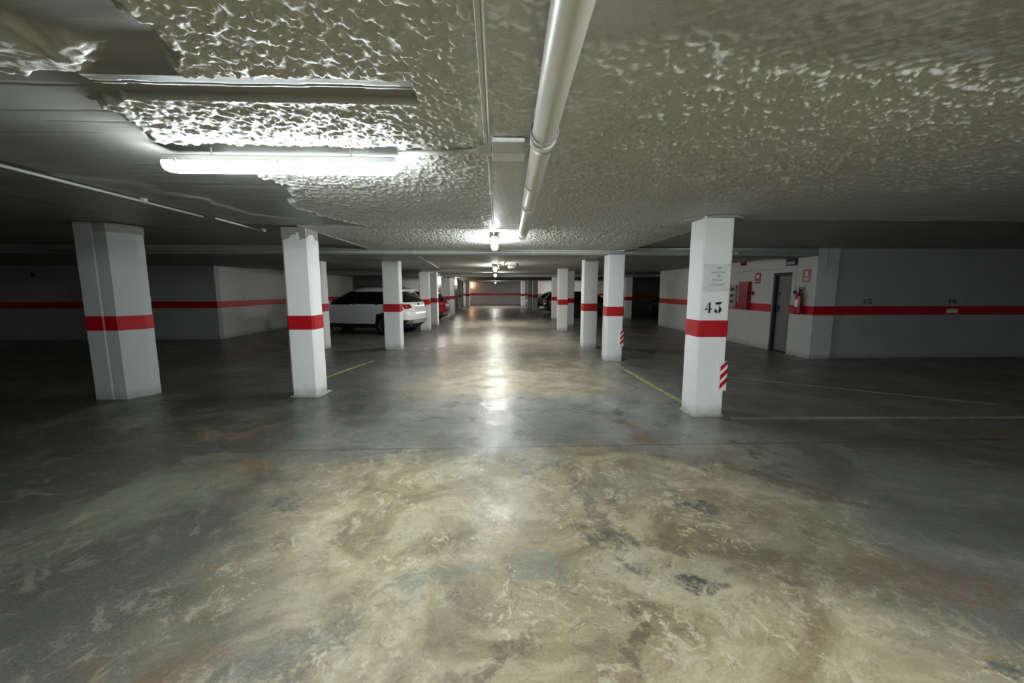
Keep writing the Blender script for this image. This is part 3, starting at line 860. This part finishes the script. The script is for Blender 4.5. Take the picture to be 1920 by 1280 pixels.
for y in (0.9, 2.0, 2.92, 3.66, 5.2):
    b = bmesh.new()
    c = Vector((px(y), y, 2.305)) - big.location
    atube(b, [(c.x - 0.066 * math.cos(R(a)), c.y, c.z - 0.066 * math.sin(R(a))) for a in range(-40, 221, 20)], 0.004, 6)
    atube(b, [(c.x - 0.052, c.y, c.z + 0.042), (c.x - 0.052, c.y, c.z + 0.10)], 0.004, 6)
    atube(b, [(c.x + 0.052, c.y, c.z + 0.042), (c.x + 0.052, c.y, c.z + 0.10)], 0.004, 6)
    obj('pipe_clamp', b, 'grey', big)

def conduit(label, paths, r, clips=(), group='white surface conduits', z_up=0.035, mat='conduit'):
    o = Vector(paths[0][0])
    e = empty('conduit', o); tag(e, label, 'conduit', group)
    for p in paths:
        tube('tube', [Vector(q) - o for q in p], r, mat, e, 10)
    for c in clips:
        c = Vector(c) - o
        b = bmesh.new(); abox(b, c.x - r * 1.7, c.x + r * 1.7, c.y - r * 1.7, c.y + r * 1.7, c.z - r * 1.25, c.z + z_up, 0.0)
        obj('clip', b, mat, e)
    return e
# near: a rectangular trunking with rounded belly, from behind the camera to the junction box
tr = empty('cable_trunking', (-0.043, 1.2, 2.37)); tag(tr, 'near cable trunking from top edge of the picture to the junction box', 'trunking')
b = bmesh.new(); abox(b, -0.018, 0.0, -2.2, 1.145, -0.014, 0.03, 0.003); obj('trunk', b, 'conduit', tr)
tube('cable', [(0.008, -2.2, -0.002), (0.008, 1.145, -0.002)], 0.010, 'conduit', tr, 10)
conduit('thin conduit from the junction box to the end-on lamp', [[(-0.05, 2.5, 2.375), (-0.04, 2.75, 2.385), (-0.035, 4.5, 2.385), (-0.03, 6.0, 2.36)]], 0.010, [(-0.037, 3.6, 2.385), (-0.033, 5.2, 2.385)])
conduit('short conduit joining the long near lamp to the junction box', [[(-0.60, 2.64, 2.395), (-0.3, 2.585, 2.39), (-0.10, 2.545, 2.385)]], 0.016)
jb = empty('junction_box', (0.03, 2.41, 2.35)); tag(jb, 'white junction box on the ceiling between trunking and big pipe', 'box')
b = bmesh.new(); abox(b, -0.045, 0.135, -0.06, 0.06, -0.035, 0.045, 0.004); obj('box_body', b, 'boxlid', jb)
b = bmesh.new(); abox(b, -0.048, 0.138, -0.063, 0.063, -0.047, -0.0355, 0.004); obj('box_lid', b, 'boxlid', jb)
b = bmesh.new(); abox(b, -0.135, -0.05, -0.012, 0.03, -0.03, 0.02, 0.004); obj('side_piece', b, 'conduit', jb)
tube('gland', [(-0.115, 0.0, 0.0), (-0.115, 0.06, 0.0)], 0.017, 'dark', jb)
b = bmesh.new(); abox(b, 0.0, 0.10, 0.062, 0.09, 0.0, 0.05, 0.0); obj('back_plate', b, 'conduit', jb)

XC = -3.38
conduit('long conduit on the dark ceiling at far left, with a clip halfway', [[(XC, 2.2, 2.392), (XC, 3.1, 2.392), (XC - 0.02, 4.9, 2.392)], [(XC + 0.06, 5.0, 2.39), (XC + 0.04, 6.05, 2.385)]], 0.012, [(XC, 4.1, 2.405), (XC + 0.04, 6.02, 2.39)])
conduit('conduit running back along the ceiling from the crumbled-top pillar', [[(-2.62, 5.9, 2.395), (-2.57, 8.45, 2.385)]], 0.010, [(-2.6, 7.2, 2.39)])
conduit('lower long conduit crossing the aisle on the beam face', [[(-9.0, 8.57, 2.332), (-3, 8.57, 2.330), (2, 8.57, 2.332), (6.95, 8.57, 2.330)]], 0.017, [(-4.2, 8.57, 2.331), (-1.7, 8.57, 2.331), (0.8, 8.57, 2.332), (5.2, 8.57, 2.331)], z_up=0.02)
conduit('upper short conduit on the beam face ending in an elbow over the small-guard pillar', [bend([(0.10, 8.56, 2.378), (2.5, 8.56, 2.368), (2.68, 8.56, 2.375), (2.72, 8.45, 2.38)], 0.08)], 0.012, [(1.45, 8.56, 2.373), (2.2, 8.56, 2.369)])
conduit('upper conduit right of the small-guard pillar running to the right wall', [[(2.80, 8.57, 2.425), (7.0, 8.57, 2.425)]], 0.018)
conduit('bent conduit dropping at the right wall corner and running to the door head', [bend([(7.22, 8.575, 2.45), (7.22, 8.575, 2.06), (7.045, 8.575, 2.06), (7.045, 9.2, 2.06), (7.045, 11.6, 2.06)], 0.05)], 0.011)
conduit('thin conduit down to the switch beside the fire extinguisher', [[(7.05, 9.2, 2.06), (7.05, 9.2, 1.53)]], 0.008)
conduit('crooked conduit by the mid aisle lamp', [bend([(0.03, 11.5, 2.26), (0.22, 11.5, 2.25), (0.27, 10.6, 2.30)], 0.05), [(0.10, 11.5, 2.26), (0.10, 11.5, 2.14)]], 0.016)
tube('vent_pipe', bend([(0.36, 12.0, 2.23), (0.62, 12.0, 2.23), (0.62, 12.0, 2.338)], 0.06), 0.05, 'metal_door')
tag(bpy.data.objects['vent_pipe'], 'short dark pipe stub under the ceiling right of the mid aisle lamp', 'pipe')
conduit('pale pipe slanting along the ceiling toward the tail of the white car', [[(-1.66, 8.8, 2.262), (-1.95, 14.6, 2.262)]], 0.022, mat='grey')

# ------------------------------------------------------------------ fittings on the right wall
def fx(name, label, cat, loc):
    e = empty(name, loc); return tag(e, label, cat)
e = fx('fire_extinguisher', 'red fire extinguisher hung on the wall right of the grey door', 'extinguisher', (XR - 0.10, 8.92, 0.99))
obj('cylinder', alathe(bmesh.new(), [(0.0, 0), (0.06, 0.0), (0.078, 0.02), (0.08, 0.05), (0.08, 0.40), (0.07, 0.45), (0.03, 0.485), (0.024, 0.51), (0.0, 0.51)], 20), 'fire', e, True)
b = bmesh.new(); atube(b, [(0, 0, 0.50), (0, 0, 0.56)], 0.02, 10); abox(b, -0.012, 0.012, -0.09, 0.03, 0.56, 0.58); abox(b, -0.012, 0.012, -0.10, 0.02, 0.60, 0.615); atube(b, [(0, 0.02, 0.57), (0, 0.02, 0.61)], 0.01, 8)
obj('valve', b, 'dark', e)
obj('hose', atube(bmesh.new(), bend([(0, -0.02, 0.54), (-0.02, -0.10, 0.52), (-0.03, -0.115, 0.30), (-0.03, -0.10, 0.14)], 0.08), 0.012, 8), 'dark', e, True)
b = bmesh.new()
for k in range(7):
    a0 = R(150 + 10 * k - 5); a1 = R(150 + 10 * k + 5)
    v = [b.verts.new((0.082 * math.cos(a), 0.082 * math.sin(a), z)) for a, z in ((a0, 0.17), (a1, 0.17), (a1, 0.34), (a0, 0.34))]
    b.faces.new(v)
obj('white_label', b, 'white', e)
b = bmesh.new(); abox(b, 0.07, 0.10, -0.04, 0.04, 0.38, 0.62); abox(b, 0.0, 0.10, -0.10, -0.085, 0.36, 0.39); obj('wall_bracket', b, 'grey', e)

e = fx('extinguisher_sign', 'red sign with white extinguisher symbol above the fire extinguisher', 'sign', (XR - 0.002, 8.885, 1.87))
obj('sign_plate', abox(bmesh.new(), -0.006, 0.0, -0.12, 0.12, -0.145, 0.145, 0.0), 'fire', e)
b = bmesh.new()
abox(b, -0.0085, -0.006, -0.03, 0.02, -0.02, 0.075); abox(b, -0.0085, -0.006, -0.02, 0.01, 0.076, 0.095); abox(b, -0.0085, -0.006, 0.02, 0.055, 0.075, 0.085); abox(b, -0.0085, -0.006, 0.045, 0.055, 0.0, 0.074)
for k, (z, w) in enumerate(((-0.06, 0.085), (-0.085, 0.075), (-0.11, 0.085))):
    for j in range(6):
        y = -w + 2 * w * j / 6
        abox(b, -0.0085, -0.006, y, y + w * 0.22, z, z + 0.014)
obj('white_symbol', b, 'white', e)['kind'] = 'stuff'
e = fx('hose_sign', 'small red sign above the red hose cabinet', 'sign', (XR - 0.002, 10.58, 1.86))
obj('sign_plate', abox(bmesh.new(), -0.006, 0.0, -0.11, 0.11, -0.14, 0.14, 0.0), 'fire', e)
b = bmesh.new(); abox(b, -0.0085, -0.006, -0.05, 0.05, 0.0, 0.09); abox(b, -0.0085, -0.006, -0.08, 0.08, -0.09, -0.075); obj('pale_symbol', b, 'foam', e)['kind'] = 'stuff'
e = fx('hose_cabinet', 'tall red fire hose cabinet on the wall left of the grey door', 'cabinet', (XR, 11.01, 1.39))
obj('cabinet_body', abox(bmesh.new(), -0.13, 0.0, -0.19, 0.19, -0.385, 0.385, 0.01), 'fire', e)
d = obj('cabinet_door', abox(bmesh.new(), -0.142, -0.131, -0.175, 0.175, -0.37, 0.37, 0.004), 'fire', e)
obj('latch', abox(bmesh.new(), -0.15, -0.142, -0.16, -0.13, -0.03, 0.03, 0.0), 'frame', d)
e = fx('call_point', 'small round red alarm call point between hose cabinet and grey door', 'alarm', (XR, 10.72, 1.46))
obj('base', abox(bmesh.new(), -0.03, 0.0, -0.05, 0.05, -0.05, 0.05, 0.008), 'fire', e)
obj('button', atube(bmesh.new(), [(-0.03, 0, 0), (-0.045, 0, 0)], 0.03, 14), 'dark', e)
e = fx('control_panel', 'pale grey control panel beside the red hose cabinet', 'panel', (XR, 11.62, 1.36))
obj('panel_box', abox(bmesh.new(), -0.06, 0.0, -0.16, 0.16, -0.33, 0.33, 0.006), 'grey', e)
for z in (0.16, -0.02, -0.2): obj('dark_window', abox(bmesh.new(), -0.068, -0.06, -0.09, 0.09, z, z + 0.09), 'frame', e)
e = fx('alarm_siren', 'dark red alarm siren high on the right wall above the hose cabinet', 'siren', (XR, 11.22, 2.34))
obj('siren_body', abox(bmesh.new(), -0.07, 0.0, -0.09, 0.09, -0.06, 0.09, 0.012), 'fire', e)
obj('siren_base', abox(bmesh.new(), -0.06, 0.0, -0.08, 0.08, -0.11, -0.062, 0.006), 'dark', e)
e = fx('emergency_light', 'unlit dark emergency light above the grey door', 'light', (XR, 9.35, 2.21))
obj('case', abox(bmesh.new(), -0.06, 0.0, -0.16, 0.16, -0.09, 0.09, 0.008), 'frame', e)
obj('lens', abox(bmesh.new(), -0.068, -0.061, -0.14, 0.14, -0.06, 0.0, 0.0), 'grey', e)
e = fx('light_switch', 'dark round light switch between the grey door and the extinguisher', 'switch', (XR, 9.18, 1.49))
obj('switch_base', atube(bmesh.new(), [(0, 0, 0), (-0.03, 0, 0)], 0.045, 16), 'frame', e)
obj('rocker', abox(bmesh.new(), -0.04, -0.03, -0.015, 0.015, -0.02, 0.02, 0.0), 'dark', e)
e = fx('wall_plate', 'small pale plate on the red stripe below the number 46', 'plate', (10.37, 8.654, 1.07))
obj('plate_body', abox(bmesh.new(), -0.13, 0.13, -0.004, 0.0, -0.045, 0.045, 0.0), 'foam', e)
obj('plate_print', abox(bmesh.new(), -0.09, 0.08, -0.006, -0.004, 0.0, 0.016, 0.0), 'grey', e)
e = fx('wall_bracket', 'small pale bracket under the ceiling at the dark far corner of the right wall', 'bracket', (7.25, 17.2, 2.16))
obj('arm', abox(bmesh.new(), -0.3, 0.0, 0.0, 0.05, -0.02, 0.02, 0.0), 'housing', e)
obj('post', abox(bmesh.new(), -0.05, 0.0, 0.0, 0.05, 0.021, 0.174, 0.0), 'housing', e)

# ------------------------------------------------------------------ painted floor lines
def line(label, p, q, w, mat):
    p, q = Vector(p), Vector(q); d = (q - p).normalized(); n = Vector((-d.y, d.x)) * w / 2
    b = bmesh.new(); apoly(b, [tuple(p - n), tuple(q - n), tuple(q + n), tuple(p + n)], 0.0, 0.002)
    return tag(obj('floor_line', b, mat), label, 'line', 'painted bay lines')
line('worn yellow bay line between pillar 43 and the small-guard pillar', (2.50, 8.3), (2.58, 5.1), 0.08, 'yellow')
line('faint yellow bay line behind the crumbled-top pillar', (-3.05, 7.0), (-2.70, 8.75), 0.08, 'yellow')
line('faint whitish bay line running right from the foot of pillar 43', (2.85, 4.56), (7.0, 4.44), 0.07, 'whiteline')
line('faint whitish bay line in the right bay, behind the one at pillar 43', (3.6, 7.2), (6.8, 5.0), 0.06, 'whiteline')

# ------------------------------------------------------------------ cars: stacked horizontal slices, faces sorted into panels by place
def car_mesh(P, body_mat, N=120):
    zs = []
    for a, b, k in ((0.24, 1.0, 26), (1.0, 1.5, 22), (1.5, 1.66, 14), (1.66, 1.68, 4)):
        zs += [a + (b - a) * i / k for i in range(k)]
    zs = np.array(zs + [1.68]) * P['h'] / 1.68
    I = lambda key, z: np.interp(z * 1.68 / P['h'], *zip(*P[key]))
    rings = []
    for z in zs:
        r0, r1 = I('rear', z) * P['l'], I('front', z) * P['l']
        w = I('w', z)
        cx, hx = (r0 + r1) / 2, (r1 - r0) / 2
        e = I('e', z)
        ring = []
        for k in range(N):
            a = 2 * math.pi * (k + 0.5) / N
            c, s_ = math.cos(a), math.sin(a)
            # superellipse with samples spread along the sides
            u = math.copysign(abs(c) ** (2 / e), c); v = math.copysign(abs(s_) ** (2 / e), s_)
            ring.append((cx + hx * u, w * v, z))
        rings.append(ring)
    V = [p for r in rings for p in r]
    faces = []
    for j in range(len(rings) - 1):
        for k in range(N):
            faces.append((j * N + k, j * N + (k + 1) % N, (j + 1) * N + (k + 1) % N, (j + 1) * N + k))
    faces.append(tuple((len(rings) - 1) * N + k for k in range(N)))
    faces.append(tuple(reversed(range(N))))
    return V, faces

SUV = dict(l=1.0, h=1.66,
    rear=[(0.24, -1.98), (0.36, -2.14), (0.5, -2.22), (0.72, -2.235), (0.78, -2.20), (1.0, -2.17), (1.08, -2.13), (1.2, -2.03), (1.48, -1.80), (1.56, -1.86), (1.585, -1.85), (1.62, -1.62), (1.655, -1.30), (1.675, -0.95), (1.68, -0.6)],
    front=[(0.24, 2.0), (0.4, 2.18), (0.6, 2.22), (0.78, 2.17), (0.9, 2.0), (0.98, 1.72), (1.04, 1.35), (1.08, 1.12), (1.2, 0.92), (1.4, 0.52), (1.55, 0.20), (1.62, -0.02), (1.655, -0.2), (1.675, -0.38), (1.68, -0.5)],
    w=[(0.24, 0.82), (0.4, 0.91), (0.55, 0.925), (0.8, 0.925), (0.98, 0.905), (1.06, 0.87), (1.3, 0.79), (1.5, 0.70), (1.58, 0.655), (1.64, 0.57), (1.67, 0.44), (1.68, 0.30)],
    e=[(0.24, 5), (1.0, 5.5), (1.2, 5.5), (1.5, 5.0), (1.66, 3.5), (1.68, 3.0)])
HATCH = dict(l=0.88, h=1.46, rear=SUV['rear'], front=SUV['front'], w=[(z, w * 0.94) for z, w in SUV['w']], e=SUV['e'])

def car(name, loc, rz, P, paint, label, group='parked cars'):
    root = empty(name, loc, rz); tag(root, label, 'car', group)
    V, F = car_mesh(P, paint)
    k = P['h'] / 1.68; L = P['l']
    wx = (-1.33 * L, 1.34 * L); wr = 0.345 if P is SUV else 0.31
    groups = {}
    for f in F:
        c = [sum(V[i][a] for i in f) / len(f) for a in range(3)]
        if len(f) > 4:
            groups.setdefault('body', []).append(f); continue
        p0, p1, p3 = (Vector(V[f[i]]) for i in (0, 1, 3))
        n = (p1 - p0).cross(p3 - p0)
        if n.length > 0: n.normalize()
        x, y, z = c[0] / L, abs(c[1]), c[2] / k
        g = 'body'
        side = abs(n.y) > 0.62
        lo = 1.035 + (0.05 * max(0, min(1, (0.9 - x) / 2.6)))
        if side and lo < z < 1.50 and -1.62 + (z - 1.05) * 0.2 < x < 0.98 - (z - 1.05) * 1.62:
            g = 'side_window'
            if abs(x + 0.12 + (z - 1.1) * 0.1) < 0.045: g = 'side_window'
        elif n.x < -0.35 and 1.13 < z < 1.50 and not side: g = 'rear_window'
        elif n.x > 0.3 and 1.11 < z < 1.56 and not side: g = 'windscreen'
        elif x < -1.82 and y > 0.50 and 0.90 < z < 1.07 and z > 0.90 + (0.8 - min(y, 0.8)) * 0.15: g = 'tail_lamp'
        elif x > 1.75 and y > 0.52 and 0.74 < z < 0.90: g = 'head_lamp'
        elif z < 0.40 or (z < 0.60 and side and False): g = 'cladding'
        elif x < -1.7 and not side and 0.40 < z < 0.52 and y < 0.75: g = 'skid_plate'
        elif z < 0.54 and x < -1.3: g = 'cladding'
        # wheel arches: ring of cladding round an opening
        if side:
            cut = False
            for w_ in wx:
                d = math.hypot(c[0] - w_, c[2] - wr)
                if d < wr + 0.035: cut = True
                elif d < wr + 0.085 and g == 'body': g = 'cladding'
            if cut: continue
        if g in ('tail_lamp', 'head_lamp', 'side_window'): g += '|L' if c[1] > 0 else '|R'
        groups.setdefault(g, []).append(f)
    mats = dict(body=paint, side_window='glass', rear_window='glass', windscreen='glass', tail_lamp='tail', head_lamp='chrome', cladding='clad', skid_plate='chrome')
    for g, fs in groups.items():
        idx = {}
        vv = []; ff = []
        for f in fs:
            q = []
            for i in f:
                if i not in idx:
                    idx[i] = len(vv); vv.append(V[i])
                q.append(idx[i])
            ff.append(q)
        g = g.split('|')[0]
        me = bpy.data.meshes.new(g); me.from_pydata(vv, [], ff); me.update()
        o = link(g, me, mats[g], root, True)
    # inner arch liner so that the openings are closed
    for w_ in wx:
        for sgn in (-1, 1):
            b = bmesh.new()
            alathe(b, [(0.0, sgn * 0.60), (wr + 0.05, sgn * 0.60), (wr + 0.05, sgn * 0.86)], 20, (w_, 0, wr + 0.02), 'Y')
            obj('arch_liner', b, 'clad', root)
        for sgn in (-1, 1):
            wb_ = bmesh.new()
            alathe(wb_, [(0.20, sgn * 0.66), (wr - 0.03, sgn * 0.66), (wr, sgn * 0.70), (wr, sgn * 0.84), (wr - 0.03, sgn * 0.885), (0.23, sgn * 0.885)], 28, (w_, 0, wr), 'Y')
            wh = obj('wheel', wb_, 'dark', root, True)
            rb = bmesh.new()
            alathe(rb, [(0.232, sgn * 0.884), (0.222, sgn * 0.893), (0.205, sgn * 0.875), (0.20, sgn * 0.82)], 28, (w_, 0, wr), 'Y')
            alathe(rb, [(0.0, sgn * 0.875), (0.05, sgn * 0.875), (0.055, sgn * 0.85)], 14, (w_, 0, wr), 'Y')
            for i in range(5):
                a = 2 * math.pi * i / 5 + 0.3
                atube(rb, [(w_ + 0.04 * math.cos(a), sgn * 0.865, wr + 0.04 * math.sin(a)), (w_ + 0.21 * math.cos(a), sgn * 0.868, wr + 0.21 * math.sin(a))], 0.026, 6, r1=0.018)
            obj('rim', rb, 'alloy', wh)
    # plate, badge, wiper, mirrors, rails, handles, antenna
    xr = float(np.interp(0.90, *zip(*P['rear']))) * L
    obj('number_plate', abox(bmesh.new(), xr - 0.022, xr - 0.004, -0.26, 0.26, 0.865 * k, 0.975 * k, 0.003), 'plate', root)
    obj('badge', alathe(bmesh.new(), [(0.0, 0), (0.05, 0.0), (0.05, 0.012), (0.0, 0.012)], 12), 'chrome', root).matrix_local = Matrix.Translation((xr - 0.0 + 0.03, 0, 1.055 * k)) @ Matrix.Rotation(R(-90), 4, 'Y')
    for sgn in (-1, 1):
        b = bmesh.new(); abox(b, 0.80 * L, 0.93 * L, sgn * 0.90, sgn * 1.06, 1.04 * k, 1.17 * k, 0.03); abox(b, 0.84 * L, 0.90 * L, sgn * 0.84, sgn * 0.91, 1.05 * k, 1.09 * k)
        obj('mirror', b, paint, root)
        for x in (-0.95, 0.10):
            b = bmesh.new(); abox(b, x * L, x * L + 0.18, sgn * 0.91, sgn * 0.94, 0.93 * k, 0.955 * k, 0.006); obj('door_handle', b, paint, root)
        if P is SUV:
            obj('roof_rail', atube(bmesh.new(), bend([(-1.35, sgn * 0.57, 1.615), (-1.28, sgn * 0.56, 1.665), (-0.15, sgn * 0.56, 1.675), (-0.05, sgn * 0.58, 1.62)], 0.08), 0.014, 8), 'clad', root)
        # dark pillar strips and door shut lines
        yb = lambda z: float(np.interp(z, *zip(*P['w'])))
        for x in (-0.14, -1.02):
            b = bmesh.new()
            pts = [(x * L - (z - 1.05) * 0.12, sgn * (yb(z) + 0.001), z * k) for z in (1.04, 1.2, 1.35, 1.5)]
            for p, q in zip(pts, pts[1:]):
                v = [b.verts.new(c) for c in ((p[0] - 0.035, p[1], p[2]), (p[0] + 0.035, p[1], p[2]), (q[0] + 0.035, q[1], q[2]), (q[0] - 0.035, q[1], q[2]))]
                b.faces.new(v)
            obj('window_post', b, 'clad', root)
    obj('rear_wiper', atube(bmesh.new(), [(xr + 0.06, 0.0, 1.13 * k), (xr + 0.10, 0.3, 1.19 * k)], 0.008, 6), 'clad', root)
    obj('exhaust', atube(bmesh.new(), [(-2.12 * L, 0.45, 0.30), (-1.7 * L, 0.45, 0.30)], 0.035, 12), 'alloy', root)
    return root
# car local axes: +x is the nose; rz turns the nose to -X (into the bay)
car('car', (-4.83, 14.95, 0), R(180 - 17), SUV, 'carwhite', 'white crossover car parked tail-out behind the left pillars')
car('car', (-4.35, 20.2, 0), R(180 - 4), HATCH, 'carred', 'dark red hatchback showing its tail between the far left pillars')
car('car', (5.05, 26.0, 0), R(0), HATCH, 'carblack', 'black car between the far right pillars in front of the bright wall')
car('car', (4.42, 33.6, 0), R(180), HATCH, 'carsilver', 'silver car whose nose shows beside the far right pillars')
car('car', (5.3, 22.6, 0), R(0), HATCH, 'carblack', 'black car in the dark gap right of the pillar third behind number 43')
car('car', (9.9, 21.9, 0), R(90), HATCH, 'carblack', 'dark car in the black opening beyond the right wall corner')
